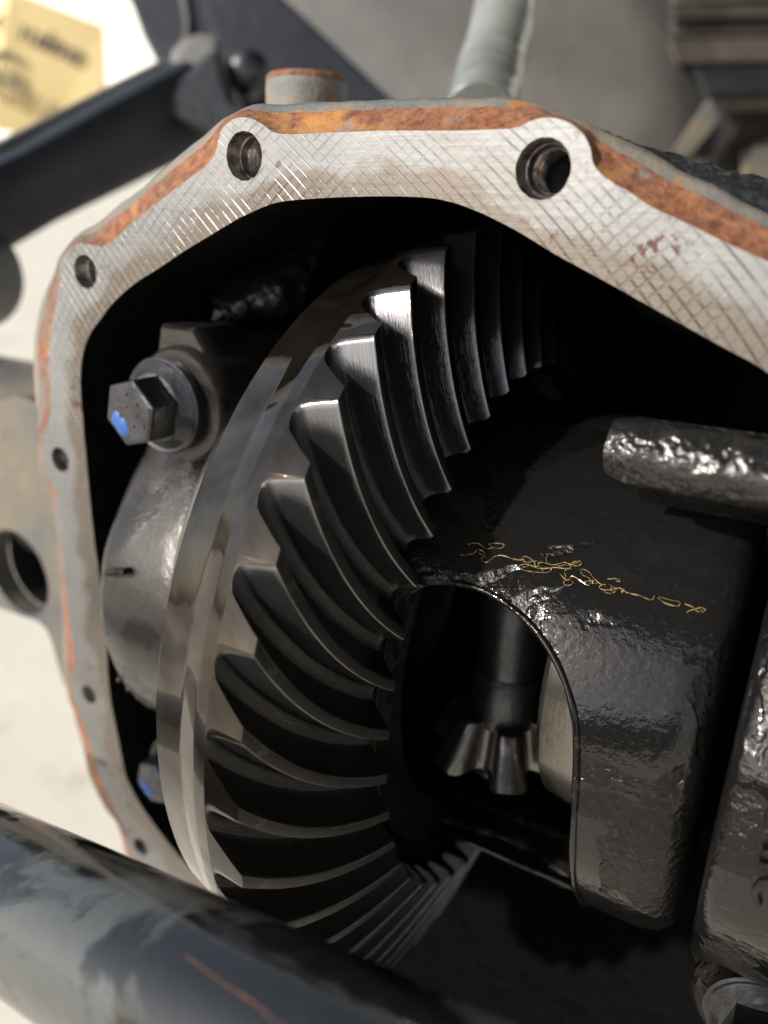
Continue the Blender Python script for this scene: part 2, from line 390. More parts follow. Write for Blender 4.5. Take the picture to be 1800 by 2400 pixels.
for f in of:
    cc=sum((ov[i] for i in f),Vector((0,0)))/3
    if inside(cc,Lf) and not inside(cc,Li) and all((np.array(cc)-h[0])@(np.array(cc)-h[0])>(h[1]*.985)**2 for h in hp): fs.append(tuple(f))
fvs=[(p.x,YF,p.y) for p in ov]
nin=len(Li); inn_=[1. if i<nin else 0. for i in range(len(ov))]
mesh('machined_face',fvs,fs,'machined',hous,smooth=False,attrs={'plane':[(v[0],v[1],v[2]) for v in fvs],'inner':inn_})
def ring(name,loops,mat,parent,fine=None,ang=60,**kw):
    m=len(loops[0]); vs=[p for L in loops for p in L]; fs=[]
    for j in range(len(loops)-1):
        for i in range(m):
            k=(i+1)%m; fs.append((j*m+i,j*m+k,(j+1)*m+k,(j+1)*m+i))
    return mesh(name,vs,fs,mat,parent,ang=ang,**kw)
rn=random.Random(3)
def jit(L,y,amp,fr=9):
    out=[]
    for p in L:
        e=noise.noise(Vector((p[0]*fr,p[1]*fr,y*5)))*amp
        d=np.array(p)/max(np.linalg.norm(p),.1); out.append((p[0]+d[0]*e,y+noise.noise(Vector((p[0]*fr,p[1]*fr,9)))*amp*.6,p[1]+d[1]*e))
    return out
def lerp(A,B,t): return [A[i]*(1-t)+B[i]*t for i in range(len(A))]
def scl(L,s,cx=0,cz=0): return [np.array([cx+(p[0]-cx)*s,cz+(p[1]-cz)*s]) for p in L]
L0=[(p[0],YF,p[1]) for p in Lf]
L1=jit(lerp(Lf,Lo,.10),YF+.012,.004,14); L2=jit(lerp(Lf,Lo,.38),YF+.030,.005,14); L3=jit(lerp(Lf,Lo,.68),YF+.050,.006,14)
ring('rusty_edge_band',[L0,L1,L2,L3],'rust',hous)
L4=jit(lerp(Lf,Lo,.86),YO-.012,.006,14); L5=jit(Lo,YO,.005,14); L6=jit(scl(Lo,.992),YO+.035,.006); L7=jit(scl(Lo,.955),YO+.16,.008)
ring('casting_edge',[L3,L4,L5,L6,L7],'edge',hous)
B0=[(p[0],YO+.16,p[1]) for p in scl(Lo,.999)]
B1=[(p[0],.3,p[1]) for p in scl(Lo,.94)]; B2=[(p[0],1.05,p[1]) for p in scl(Lo,.9)]; B3=[(p[0],1.35,p[1]) for p in scl(Lo,.55)]; B4=[(p[0],1.4,p[1]) for p in scl(Lo,.05)]
ring('rear_shell',[L7,B1,B2,B3,B4],'brough',hous)
I0=[(p[0],YF,p[1]) for p in Li]; I1=[(p[0],YF+.02,p[1]) for p in scl(Li,1.004)]
I2=[(p[0],-.2,p[1]) for p in scl(Li,1.03)]; I3=[(p[0],.25,p[1]) for p in scl(Li,1.06)]; I4=[(p[0],.9,p[1]) for p in scl(Li,1.02)]
I5=[(p[0],1.2,p[1]) for p in scl(Li,.8)]; I6=[(p[0],1.25,p[1]) for p in scl(Li,.05)]
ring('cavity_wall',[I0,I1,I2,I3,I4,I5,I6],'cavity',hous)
for i,(c_,R,r) in enumerate(hp[:6]):
    base=(c_[0],YF,c_[1]); prof=[(0,R*1.0),(.012,R*.93),(.03,(R*.9)),(.034,(R*.6+r*.4)),(.05,r*1.12)]
    v0=lathe(base,(0,1,0),[(0,R),(.016,R*.95),(.03,R*.9)],32,(1,0,0),wob=lambda h,t:.02*math.sin(5*t+i)+.015*math.sin(11*t))
    h_=thingless=mesh('threaded_hole',*lathe(base,(0,1,0),[(-.0005,R*1.0),(.014,R*.95),(.034,R*.90),(.036,R*.84),(.05,r*1.06)]
        +[(.05+.0062*k,r*(1.05 if k%2 else .94)) for k in range(1,50)]+[(.37,r*.9),(.40,.001)],40,(1,0,0)),'thread',hous,ang=25)
# round boss standing on top of the casting
t_=lathe((-.575,.03,1.135),(0,0,1),[(0,.105),(.165,.104),(.185,.102),(.195,.094),(.195,.0)],40)
mesh('top_boss',*t_,'edge',hous); 
mesh('boss_rust_rim',*lathe((-.575,.03,1.135),(0,0,1),[(.184,.1035),(.190,.1022),(.198,.095),(.1965,.0)],40),'rust',hous)
# black rough casting hump behind the upper right edge
hump=[];hf=[]
hpx=[(1235,250,-.30),(1300,262,-.30),(1380,290,-.30),(1470,318,-.30),(1560,348,-.30),(1660,372,-.30),(1760,398,-.30),(1900,440,-.3)]
for i,(px,py,yy) in enumerate(hpx):
    A=np.array(W(px,py+2,1,-.22)); w_=min(1,i/2.)
    for j,(dy,dz) in enumerate(((-.20,-.20),(-.12,-.06),(-.05,-.012),(.03,.0),(.2,-.03),(.4,-.14),(.7,-.4))):
        hump.append((A[0],A[1]+dy*w_,A[2]+dz*(.4+.6*w_)))
for q in range(len(hpx)-1):
    for j in range(6): hf.append((q*7+j,q*7+j+1,q*7+j+8,q*7+j+7))
hu=mesh('tube_boss_casting',hump,hf,'brough',hous)
md=hu.modifiers.new('s','SUBSURF'); md.levels=4; md.render_levels=4
tx=bpy.data.textures.new('rough','CLOUDS'); tx.noise_scale=.0035; tx.noise_depth=3
dm=hu.modifiers.new('d','DISPLACE'); dm.texture=tx; dm.strength=.0022; dm.mid_level=.5; dm.texture_coords='LOCAL'
# lumpy web inside, upper left, with the pale bearing race under it
def arch(cx,cy,cz,R0,r,a0,a1,seg,mat,name,amp,par,squash=1.):
    path=[(cx,cy+R0*math.cos(t)*squash,cz+R0*math.sin(t)) for t in np.linspace(a0,a1,seg)]
    v,f=sweep(path,r,20); v=[Vector(p)*(1)+Vector((noise.noise(p*16),noise.noise(p*16+Vector((5,0,0))),noise.noise(p*16+Vector((0,7,0)))))*amp for p in v]
    return mesh(name,v,f,mat,par,ang=70)
def web():
    # a sloping gusset with an arched lower edge
    top=[D(x*K,y*K,t) for x,y,t in ((440,640,2.12),(505,600,2.13),(570,560,2.15),(650,520,2.18),(720,480,2.2))]
    mid=[D(x*K,y*K,t) for x,y,t in ((470,650,2.04),(530,615,2.05),(580,585,2.06),(640,560,2.10),(700,520,2.16))]
    low=[D(x*K,y*K,t) for x,y,t in ((450,720,2.03),(505,700,2.02),(545,680,2.02),(600,690,2.03),(640,690,2.10))]
    bck=[D(x*K,y*K,t) for x,y,t in ((470,745,2.3),(515,720,2.3),(550,700,2.3),(600,705,2.3),(650,700,2.3))]
    vs=[];fs=[]
    for L in (top,mid,low,bck): vs+=[Vector(p) for p in L]
    for j in range(3):
        for i in range(4): fs.append((j*5+i,j*5+i+1,(j+1)*5+i+1,(j+1)*5+i))
    o=mesh('pedestal_web',vs,fs,'webc',hous); m_=o.modifiers.new('s','SUBSURF'); m_.levels=4; m_.render_levels=4
    t2=bpy.data.textures.new('lumps','CLOUDS'); t2.noise_scale=.006; d=o.modifiers.new('d','DISPLACE'); d.texture=t2; d.strength=.0035; d.texture_coords='LOCAL'
web()
mesh('bearing_race',*lathe((-.50,.06,0),(1,0,0),[(0,.30),(0,.70),(.02,.715),(.10,.715),(.12,.70),(.12,.30)],96),'cream',hous,label='pale steel bearing race behind the cap')

# ------------------------------------------------------------------ ring gear
gear=thing('ring_gear','large ring gear with bright oiled rim and dark curved teeth','gear',(-.05,0,-1))
# k=0 direction and tooth pitch from the fit
PITCH=2*PI/42; K0=math.atan2(.797,-.604)    # angle measured in the (y,z) plane
rt_,xt_=.684,.134; rhc,xhc=.995,.025     # crest at the toe and at the heel
def phi(s):
    tt,th=.35,1.05; N_=20; ac=0.
    for i in range(N_):
        q=s+(1-s)*(i+.5)/N_; r=rt_+(1-rt_)*q; ac+=(tt+(th-tt)*q)/r*(1-rt_)*(1-s)/N_
    return ac*.2685/.262
prof=[(-.65,.06),(-.61,.11),(-.56,.21),(-.50,.35),(-.42,.54),(-.34,.74),(-.28,.90),(-.258,.965),(-.245,.995),(-.23,1),(-.15,1.0),(-.07,1),(-.055,.995),(-.042,.96),(-.03,.87),(-.01,.62),(.01,.40),(.03,.22),(.06,.10),(.10,.035),(.16,.0),(.22,.0),(.28,.012),(.35,.06)]
def toothpt(s,v,h,k=0):
    r0=rt_+(rhc-rt_)*s; x0=xt_+(xhc-xt_)*s; d=(.060+.024*s)*(1-h)
    ux,ur=(-.95-.04*s),(-.30+.18*s)
    R=r0+ur*d; X=x0+ux*d; A=K0+PITCH*(k+v)+phi(s)
    return (X,R*math.cos(A),R*math.sin(A))
SS=[-.012,0,.03]+[i/22 for i in range(1,22)]+[.975,1.0]
def build_tooth():
    vs=[];fs=[];cr=[];tc=[];ed=[];la=[]; m=len(prof)
    rowsS=[('cap',0.)]+[('s',s) for s in SS]+[('cap',1.)]
    for kd,s in rowsS:
        for (u,h) in prof:
            if kd=='cap': hh=-.03; ss=-.02 if s==0 else 1.0
            else:
                ss=max(s,0); hh=h
                if s<0: hh=min(h,.86); ss=-.012
            vs.append(toothpt(ss,u,hh)); cr.append(1. if -.05<u<.04 and kd=='s' else 0.); tc.append((ss,u,h)); ed.append(1. if (h>.955 and h<1) and kd=='s' else 0.); la.append(1. if h>=.999 and kd=='s' else 0.)
    for j in range(len(rowsS)-1):
        for i in range(m-1): fs.append((j*m+i,j*m+i+1,(j+1)*m+i+1,(j+1)*m+i))
    fm=[0]*(len(fs)-(m-1))+[1]*(m-1)
    return vs,fs,cr,tc,fm,ed,la
tv,tf,cr,tc,tfm,ted,tla=build_tooth()
t0=mesh('tooth',tv,tf,'tooth',gear,ang=50,attrs={'crest':cr,'tc':tc,'edge':ted,'land':tla},mats=['tooth','rim'],fm=tfm)
t0.parent=gear
axw=(RT@Vector((1,0,0))).normalized(); cw=V((0,0,0))
for k in range(1,42):
    o=t0.copy(); COL.objects.link(o); o.parent=gear
    Mx=Matrix.Translation(cw-gear.location)@Matrix.Rotation(k*PITCH,4,axw)@Matrix.Translation(gear.location-cw)
    o.matrix_local=Mx
rh,xh=.995-.12*.0865,.025-.99*.0865; rto,xto=rt_-.30*.062,xt_-.95*.062
bodyprof=[(-.05,.50),(.02,.60),(xto-.02,rto-.03),(xto-.006,rto-.004),(xto-.010,rto+.002),(xh-.006,rh-.012),(xh-.0005,rh-.0008),(-.068,.9815),(-.094,.974),(-.099,.972),(-.152,.9445),(-.158,.942),(-.164,.940),(-.243,.919),(-.250,.913),(-.254,.90),(-.27,.80),(-.27,.52)]
mesh('gear_body',*lathe((0,0,0),(1,0,0),bodyprof,160),'rim',gear,ang=20)
# ------------------------------------------------------------------ differential case
case=thing('differential_case','black oil-wet cast differential case with arched window beside the ring gear','gear case',(.35,0,-.58))
cp=[(-.04,.50),(.0,.60),(.05,.615),(.10,.60),(.16,.583),(.30,.580),(.60,.580),(.645,.570),(.672,.545),(.682,.51),(.682,.33),(.72,.30),(.74,.30),(.74,.22),(.64,.22),(.60,.26),(.60,.50),(.10,.515),(-.04,.46)]
cp.append(cp[0])
v,f=lathe((0,0,0),(1,0,0),cp,180,(0,0,1))
mm=180
def case_mesh():
    me=bpy.data.meshes.new('case_body'); me.from_pydata([tuple(V(p)) for p in v],[],f)
    bm=bmesh.new(); bm.from_mesh(me); bmesh.ops.remove_doubles(bm,verts=bm.verts,dist=1e-6); bmesh.ops.recalc_face_normals(bm,faces=bm.faces); bm.to_mesh(me); bm.free()
    o=bpy.data.objects.new('tmp',me); COL.objects.link(o)
    wpoly=[(.062,-.505),(.062,.10),(.07,.275),(.11,.302),(.18,.315),(.25,.310),(.32,.288),(.38,.25),(.425,.20),(.455,.14),(.472,.05),(.48,-.05),(.486,-.25),(.492,-.43),(.492,-.505)]
    pv,pf=prism([(x,-.9,z) for x,z in wpoly],(0,.75,0),0)
    mc=bpy.data.meshes.new('cut'); mc.from_pydata([tuple(V(p)) for p in pv],[],pf)
    bm=bmesh.new(); bm.from_mesh(mc); bmesh.ops.recalc_face_normals(bm,faces=bm.faces); bm.to_mesh(mc); bm.free()
    oc=bpy.data.objects.new('cut',mc); COL.objects.link(oc)
    bo=o.modifiers.new('b','BOOLEAN'); bo.object=oc; bo.operation='DIFFERENCE'; bo.solver='EXACT'
    dg=bpy.context.evaluated_depsgraph_get(); me2=bpy.data.meshes.new_from_object(o.evaluated_get(dg))
    bpy.data.objects.remove(o); bpy.data.objects.remove(oc)
    vv=[p.co.copy() for p in me2.vertices]; ff=[tuple(p.vertices) for p in me2.polygons]
    ob=mesh('case_body',vv,ff,'case',case,raw=True,ang=32); return ob
cb=case_mesh()
bv=cb.modifiers.new('bev','BEVEL'); bv.width=.0011; bv.segments=3; bv.limit_method='ANGLE'; bv.angle_limit=math.radians(45)
def window_lip():
    arc=[(.07,.275),(.11,.302),(.18,.315),(.25,.310),(.32,.288),(.38,.25),(.425,.20),(.455,.14),(.472,.05),(.48,-.05),(.486,-.25),(.492,-.43),(.47,-.50),(.30,-.507),(.14,-.507),(.062,-.505)]
    pts_=[]
    for x,z in crom(arc,5,False):
        r_=.5815 if x<.6 else .58
        pts_.append((float(x),-math.sqrt(max(r_*r_-float(z)**2,.01)),float(z)))
    v_,f_=sweep(pts_,[.0065+.002*noise.noise(Vector((i*.35,0,0))) for i in range(len(pts_))],10)
    mesh('window_lip',v_,f_,'case',case,ang=80)
window_lip()
sill=[(.03+.0235*i,-.222-.012*math.sin(i*.5),-.528+.004*math.sin(i*.9)) for i in range(21)]
mesh('window_sill',*sweep(sill,[.030+.004*math.sin(i*1.3) for i in range(21)],16),'rib',case,ang=80)
# rib across the case
rib=[W(1430,1035,1,-.50)]
p0=Vector(W(1432,1038,1,-.54)); p1=Vector((p0.x+.75,p0.y,p0.z-.01))
rp=[(-.6,-1.5),(.3,-1.25),(.8,-1.0),(1.0,-.5),(1.05,0),(1.0,.5),(.8,1.0),(.3,1.25),(-.6,1.4),(-1.2,1.2),(-1.2,-1.2)]
nseg=22; path=[p0+(p1-p0)*(i/nseg) for i in range(nseg+1)]
rad=[.031]+[.038]*(nseg)
vv,ff=sweep(path,rad,len(rp),True,prof=rp,hint=(0,-.72,.70))
mesh('case_rib',vv,ff,'rib',case,ang=60)
# thin pad under the rib joining it to the case
mesh('rib_root',*boxat((p0.x+.37,p0.y+.10,p0.z-.05),(.34,0,0),(0,.08,-.06),(0,.02,.03)),'case',case)
# ------------------------------------------------------------------ inside the window
shaft=thing('cross_shaft','dark vertical pinion shaft seen through the case window','shaft',(.27,-.05,-.3))
sx,sy=.19,-.20
mesh('shaft_rod',*lathe((sx,sy,-.30),(0,0,1),[(0,0),(0,.075),(.8,.075),(.8,0)],40),'bolt',shaft)
pg=thing('spider_pinion','small oily pinion with thick flared teeth inside the case window','gear',(sx,sy,-.40))
NT=6
def pinion(o,ax,r0,r1,L,nt,dep,mat,par,bore=.06,tw=.30):
    ax,u,vv_=basis(ax); o=Vector(o)
    mesh('gear_core',*lathe(o,ax,[(-.03,bore),(-.03,r0-dep*.9),(L,r1-dep*1.0),(L+.03,r1-dep*1.3),(L+.035,bore)],48),mat,par)
    pr_=[(-.5,0),(-.42,.03),(-.35,.2),(-.30,.5),(-.25,.78),(-.17,.95),(-.07,1),(.07,1),(.17,.95),(.25,.78),(.30,.5),(.35,.2),(.42,.03),(.5,0)]
    first=None
    for k in range(nt):
        vs=[];fs=[]
        for j,(s,hm) in enumerate(((0,0),(0,.9),(.04,1),(.35,1),(.7,1),(.95,1),(1,.9),(1.0,0))):
            for (q,h) in pr_:
                rr=r0+(r1-r0)*s-dep*(.55+.45*s)*(1-min(h,hm)) ; an=2*PI*(k+q)/nt
                vs.append(o+ax*(L*s)+(u*math.cos(an)+vv_*math.sin(an))*rr)
        m=len(pr_)
        for j in range(7):
            for i in range(m-1): fs.append((j*m+i,j*m+i+1,(j+1)*m+i+1,(j+1)*m+i))
        mesh('tooth',vs,fs,mat,par,ang=50)
pinion((sx,sy,-.13),(0,0,-1),.125,.19,.12,NT,.085,'spider',pg,tw=.3)
mesh('hub_collar',*lathe((sx,sy,-.02),(0,0,-1),[(0,.05),(0,.078),(.02,.086),(.13,.09),(.15,.05)],40),'bolt',pg)
sg=thing('side_gear','pale steel side gear at the right inside the case window','gear',(.5,0,-.3))
mesh('gear_core',*lathe((.56,0,0),(-1,0,0),[(0,.44),(.03,.45),(.10,.44),(.11,.40),(.22,.38),(.235,.36),(.24,.12)],64),'cream',sg)
# ------------------------------------------------------------------ bearing caps
def cap(name,label,x0,x1,side,mat):
    t=thing(name,label,'bearing cap',((x0+x1)/2,-.3,-.7))
    prof=[]  # silhouette in the (y,z) plane
    for z,y in ((.60,-.30),(.52,-.36),(.43,-.40),(.36,-.46),(.28,-.52),(.15,-.585),(0,-.61),(-.15,-.585),(-.28,-.52),(-.36,-.46),(-.43,-.40),(-.52,-.36),(-.60,-.30)): prof.append((y,z))
    prof=[tuple(p) for p in crom(prof,4,False)]
    vs=[];fs=[]; xs=[x0,x0+.006,x0+.03,(x0*2+x1)/3,(x0+2*x1)/3,x1-.03,x1-.006,x1]; ins=[.05,.02,.0,-.004,-.004,.0,.02,.05]
    for x,i_ in zip(xs,ins):
        for (y,z) in prof:
            e=noise.noise(Vector((x*7,y*7,z*7)))*.008
            vs.append((x,y*(1-i_)+e,z*(1-i_)))
    m=len(prof)
    for j in range(len(xs)-1):
        for i in range(m-1): fs.append((j*m+i,j*m+i+1,(j+1)*m+i+1,(j+1)*m+i))
    # side walls
    for j,x in ((0,x0),(len(xs)-1,x1)):
        b0=len(vs)
        for (y,z) in prof: vs.append((x,-.02,z*.6))
        for i in range(m-1): fs.append((j*m+i,j*m+i+1,b0+i+1,b0+i))
    mesh('cap_body',vs,fs,mat,t,ang=50)
    xb=(x0+x1)/2+ (0 if side>0 else .01)
    for s_ in (1,-1):
        # boss with a spot face; its back tail rises above the washer
        if side>0 and s_<0: continue
        mesh('bolt_boss',*lathe((xb,-.44,.556*s_),(0,1,0),[(0,0),(0,.132),(.008,.140),(.05,.146),(.25,.150),(.5,.152)],48,wob=lambda h,t_:.012*math.sin(3*t_+1)),mat,t,ang=40)
        z0=.556*s_
        poly=[(xb-.10,-.41,z0+.09*s_),(xb-.075,-.41,z0+.185*s_),(xb+.035,-.41,z0+.185*s_),(xb+.10,-.41,z0+.09*s_),(xb+.09,-.41,z0),(xb-.1,-.41,z0)]
        mesh('boss_tab',*prism(poly,(0,.16,0),0,.010),mat,t,ang=40)
    return t
capL=cap('bearing_cap','oily grey bearing cap left of the ring gear with a blue marked bolt on top',-.79,-.47,-1,'cap')
for (y,z) in ((-.583,.155),):
    mesh('cast_mark',*boxat((-.70,y-.016,z-.0),(.035,0,.01),(0,.012,0),(0,0,.008),.003),'case',capL)
for k in range(9):
    z=-.20-.035*k; x=-.775+.012*k
    yy=-.61+.30*(abs(z)/.5)**2
    mesh('cast_dimple',*lathe((x,yy-.004,z),(0,-1,.3),[(-.01,.006),(.0,.0085),(.006,.006),(.008,0)],8),'cap',capL)
capR=cap('bearing_cap','black oil-wet bearing cap with raised cast characters at the right edge',.712,1.08,1,'case')
def text(body,size,at,ux,uy,mat,parent,name='lettering',ext=.002,font_shear=0,**kw):
    cu=bpy.data.curves.new('t','FONT'); cu.body=body; cu.size=1; cu.extrude=.03; cu.bevel_depth=0.012; cu.shear=font_shear; cu.resolution_u=3; cu.align_x='CENTER'
    o=bpy.data.objects.new('t',cu); COL.objects.link(o); dg=bpy.context.evaluated_depsgraph_get()
    me=bpy.data.meshes.new_from_object(o.evaluated_get(dg)); bpy.data.objects.remove(o)
    ux=Vector(ux).normalized(); uy=Vector(uy).normalized(); uz=ux.cross(uy); at=Vector(at)
    vs=[at+ux*p.co.x*size+uy*p.co.y*size+uz*p.co.z/.03*ext for p in me.vertices]; fs=[tuple(p.vertices) for p in me.polygons]
    return mesh(name,vs,fs,mat,parent,smooth=False,**kw)
tq=W(1618*K,1825*K,1,-.605)
text('OIIC',.10,(float(tq[0])+.02,-.600,float(tq[2])),(0,0,-1),(1,0,0),'case',capR,'cast_characters',.014)
def bolt(label,x,z,paint,y=-.45,sc=1.,group='hex flange bolts holding the bearing caps'):
    t=thing('cap_bolt',label,'bolt',(x,y,z),group)
    mesh('washer',*lathe((x,y,z),(0,-1,0),[(a_*sc,b_*sc) for a_,b_ in ((-.01,.113),(.006,.117),(.018,.117),(.022,.112),(.020,.105),(.024,.100),(.042,.082),(.05,.05))],56),'bolt',t,ang=30)
    mesh('hex_head',*hexp((x,y,z),(0,-1,0),[(a_*sc,b_*sc) for a_,b_ in ((.02,.083),(.112,.083),(.117,.080),(.121,.073),(.122,.0))],(.25,0,1)),'bolt',t,ang=20)
    if paint:
        vs,fs=lathe((x-.030*sc,y-.1215*sc,z-.028*sc),(0,-1,0),[(0,.026),(.002,.023),(.003,0)],18,wob=lambda h,t_:.25*math.sin(2*t_)+.1*math.sin(5*t_))
        mesh('paint_mark',vs,fs,'blue',t,label='blue paint dab on the head')
    # raised grade marks
    for k in range(9):
        an=k*2.4; r=.018+.005*k; q=lathe((x+r*math.cos(an)*sc+.01,y-.1215*sc,z+r*math.sin(an)*sc),(0,-1,0),[(0,.0045),(.002,.004),(.0028,0)],8)
        mesh('raised_mark',*q,'bolt',t)
bolt('large dark hex flange bolt with a blue dab, above the oily grey cap',-.645,.556,True)
bolt('dark hex bolt with blue dab half hidden behind the lower gear rim',-.745,-.575,True,y=-.41,sc=.85)
bq=W(1795,2395,1,-.42)
bolt('dark bolt head and washer in the lower right corner',float(bq[0]),float(bq[2]),False,y=-.42)
mesh('lower_boss',*lathe((bq[0],-.41,bq[2]),(0,1,0),[(0,0),(0,.135),(.01,.145),(.5,.155)],48),'case',capR)
# ------------------------------------------------------------------ foreground tube
def tubeobj():
    A=D(-70,2042,1.45); B=D(345,2276,1.12); A=Vector(A);B=Vector(B); d=(B-A)
    P=[A-d*3.5+ d*(i*.35) for i in range(16)]
    P=[A+d*t for t in np.linspace(-3.2,2.9,70)]
    n_=64; vs,fs=sweep(P,.126,n_)
    st=[]
    tgt=[Vector(W(px,py,1,0)) for px,py in ()]
    o=None
    attr=[]
    line=[(440,2245),(500,2290),(560,2330),(620,2370),(680,2410)]
    cc=Vector(C0)
    dirs=[(Vector(D(px,py,1.))-cc).normalized() for px,py in line]
    for p in vs:
        q=(p-cc).normalized(); m_=min((q-d_).length for d_ in dirs)
        attr.append(0.)
    return vs,fs,attr,A,B
tv,tf,ta,TA,TB=tubeobj()
tube=thing('track_bar','thick glossy black tube with grey mottled film crossing in front of the housing','bar',tuple(TB-(TB-TA)*1.0))
mesh('tube_body',tv,tf,'tube',tube)
def scratch():
    # rust showing through a long scratch, laid on the tube surface
    P0=Vector(TA); dv=(Vector(TB)-P0).normalized(); vs=[];fs=[]
    line=crom([(435,2240),(480,2272),(520,2303),(560,2328),(600,2355),(640,2390),(690,2425)],5,False)
    rr=random.Random(5)
    for i,(px,py) in enumerate(line):
        for sgn in (-1,1):
            wd=(.9+1.4*abs(noise.noise(Vector((i*.4,sgn,0)))) )*(1.8 if 14<i<24 else 1.)
            d_=Vector(ray(px-.5*wd*sgn,py+.85*wd*sgn)).normalized(); o_=Vector(C0)
            # ray / cylinder
            w0=o_-P0; A_=d_-dv*d_.dot(dv); B_=w0-dv*w0.dot(dv); qa=A_.dot(A_); qb=A_.dot(B_); qc=B_.dot(B_)-.1272**2
            dd=qb*qb-qa*qc
            vs.append(o_+d_*((-qb-math.sqrt(max(dd,0)))/qa))
    for i in range(len(line)-1): fs.append((2*i,2*i+1,2*i+3,2*i+2))
    mesh('rust_scratch',vs,fs,'rust',tube,smooth=False,label='orange rusty scratch along the tube')
scratch()
# ------------------------------------------------------------------ axle tube and bracket at the left
ax=thing('axle_tube','faded grey axle tube and bracket with a round hole left of the housing','axle tube',(-2.2,.1,-.9))
mesh('tube_body',*lathe((-1.0,.25,.0),(-1,0,0),[(0,.42),(.3,.42),(.34,.44),(.50,.44),(.54,.40),(6,.40)],64),'axle',ax)
hc=W(40*K,1238*K,1,-.2)
def bracket():
    pts=[];edges=[]
    out=[(-80,870),(20,780),(80,900),(140,1000),(190,1150),(210,1300),(230,1500),(200,1620),(160,1520),(120,1440),(60,1420),(-20,1390),(-100,1300)]
    out=[W(x*1.0,y*1.0,1,-.2)[[0,2]] for x,y in ((-60,1010),(30,930),(100,960),(118,1030),(128,1150),(150,1300),(165,1480),(160,1620),(140,1570),(105,1470),(40,1440),(-40,1400),(-90,1300))]
    L=crom(out,4); c2=hc[[0,2]]
    for Lp in (L,[c2+(.17)*np.array([math.cos(t),math.sin(t)]) for t in np.linspace(0,2*PI,41)[:-1]]):
        b0=len(pts); pts.extend(Vector((float(p[0]),float(p[1]))) for p in Lp); edges.extend((b0+i,b0+(i+1)%len(Lp)) for i in range(len(Lp)))
    ov,oe,of,_,_,_=delaunay_2d_cdt(pts,edges,[],0,1e-6)
    fs=[tuple(f_) for f_ in of if inside(sum((ov[i] for i in f_),Vector((0,0)))/3,L) and (np.array(sum((ov[i] for i in f_),Vector((0,0)))/3)-c2)@(np.array(sum((ov[i] for i in f_),Vector((0,0)))/3)-c2)>.169**2]
    m=len(ov); vs=[(p.x,-.2,p.y) for p in ov]+[(p.x,-.12,p.y) for p in ov]
    F=fs+[tuple(i+m for i in f_[::-1]) for f_ in fs]
    cnt={}
    for f_ in fs:
        for i in range(3):
            e=(f_[i],f_[(i+1)%3]); cnt[e]=1
    for e in cnt:
        if (e[1],e[0]) not in cnt: F.append((e[1],e[0],e[0]+m,e[1]+m))
    mesh('bracket_plate',vs,F,'axle',ax,ang=30)
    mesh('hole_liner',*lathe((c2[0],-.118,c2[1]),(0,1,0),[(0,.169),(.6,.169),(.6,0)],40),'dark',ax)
bracket()
# ------------------------------------------------------------------ things behind, upper left
arm=thing('control_arm','black control arm with forked end running up to a frame bracket, behind the housing','control arm',tuple(D(0,500,3.6)))
Pa=Vector(D(-160,560,3.5)); Pb=Vector(D(500,215,4.6))
dr=(Pb-Pa); _,u_,w_=basis(dr,(0,0,1))
vs,fs=sweep([Pa,Pa+dr*.3,Pa+dr*.7,Pb],[.17,.165,.20,.21],12,True,prof=[(1,-.55),(1.08,-.3),(1.08,.3),(1,.55),(.7,.75),(-.7,.75),(-1,.55),(-1.08,.3),(-1.08,-.3),(-1,-.55),(-.7,-.75),(.7,-.75)],hint=(0,0,1))
mesh('arm_beam',vs,fs,'armp',arm)
# bright rolled lip along the top of the arm
lip=[Pa+dr*t+u_*(.18+.04*t)-w_*.10 for t in (0,.3,.6,.9)]
mesh('rolled_lip',*sweep(lip,.028,10),'armedge',arm)
def pix(poly,t0,dt,name,mat,par,bev=.02,**kw):
    P_=[Vector(D(x*K,y*K,t0)) for x,y in poly]; c_=sum(P_,Vector())/len(P_); dv=(c_-Vector(C0)).normalized()*dt
    return mesh(name,*prism(P_,dv,0,bev),mat,par,ang=30,**kw)
pix([(365,150),(370,110),(395,82),(430,72),(465,78),(480,100),(490,150),(500,205),(515,235),(470,240),(420,190),(385,190)],4.3,.5,'fork_ear','armedge',arm,.05)
pix([(400,160),(460,105),(478,150),(505,225),(560,270),(470,300),(330,240)],4.2,.4,'fork_inner','armp',arm,.04)
lb=thing('bushing_end','dark round rubber bushing at the left picture edge','bushing',tuple(D(-40,660,3.3)))
mesh('bushing_body',*lathe(D(-150,650,3.3),(-.55,1,0),[(-.3,0),(-.3,.20),(-.27,.25),(.27,.25),(.3,.2),(.3,0)],40),'armp',lb)
fb=thing('frame_bracket','blue-black frame bracket with a round bolt above the control arm','bracket',tuple(D(400,100,5)))
pix([(258,-40),(285,10),(310,80),(342,142),(372,158),(380,120),(440,120),(500,110),(540,-40)],5.0,.5,'bracket_plate','armp',fb,.04)
pix([(395,-30),(410,40),(405,90),(396,135),(388,135),(396,90),(400,40),(382,-30)],4.95,.1,'bracket_fold','armedge',fb,.02,label='paler folded edge of the bracket')
mesh('round_bolt',*lathe(D(585,172,4.4),tuple(Vector(C0)-Vector(D(585,172,4.4))),[(-.05,.0),(-.05,.13),(.02,.13),(.06,.10),(.075,.05),(.08,0)],32),'bolt',fb)
fr=thing('frame_rail','black frame rail slanting down behind the housing, left of the grey tank','frame rail',tuple(D(650,150,5)))
pix([(425,-60),(565,-60),(618,0),(720,95),(880,245),(1020,330),(560,330),(505,220),(480,130),(452,60)],4.9,.6,'rail_web','armp',fr,.04)
tank=thing('fuel_tank','smooth dusty grey tank behind the housing top right','fuel tank',tuple(D(1150,150,6.5)))
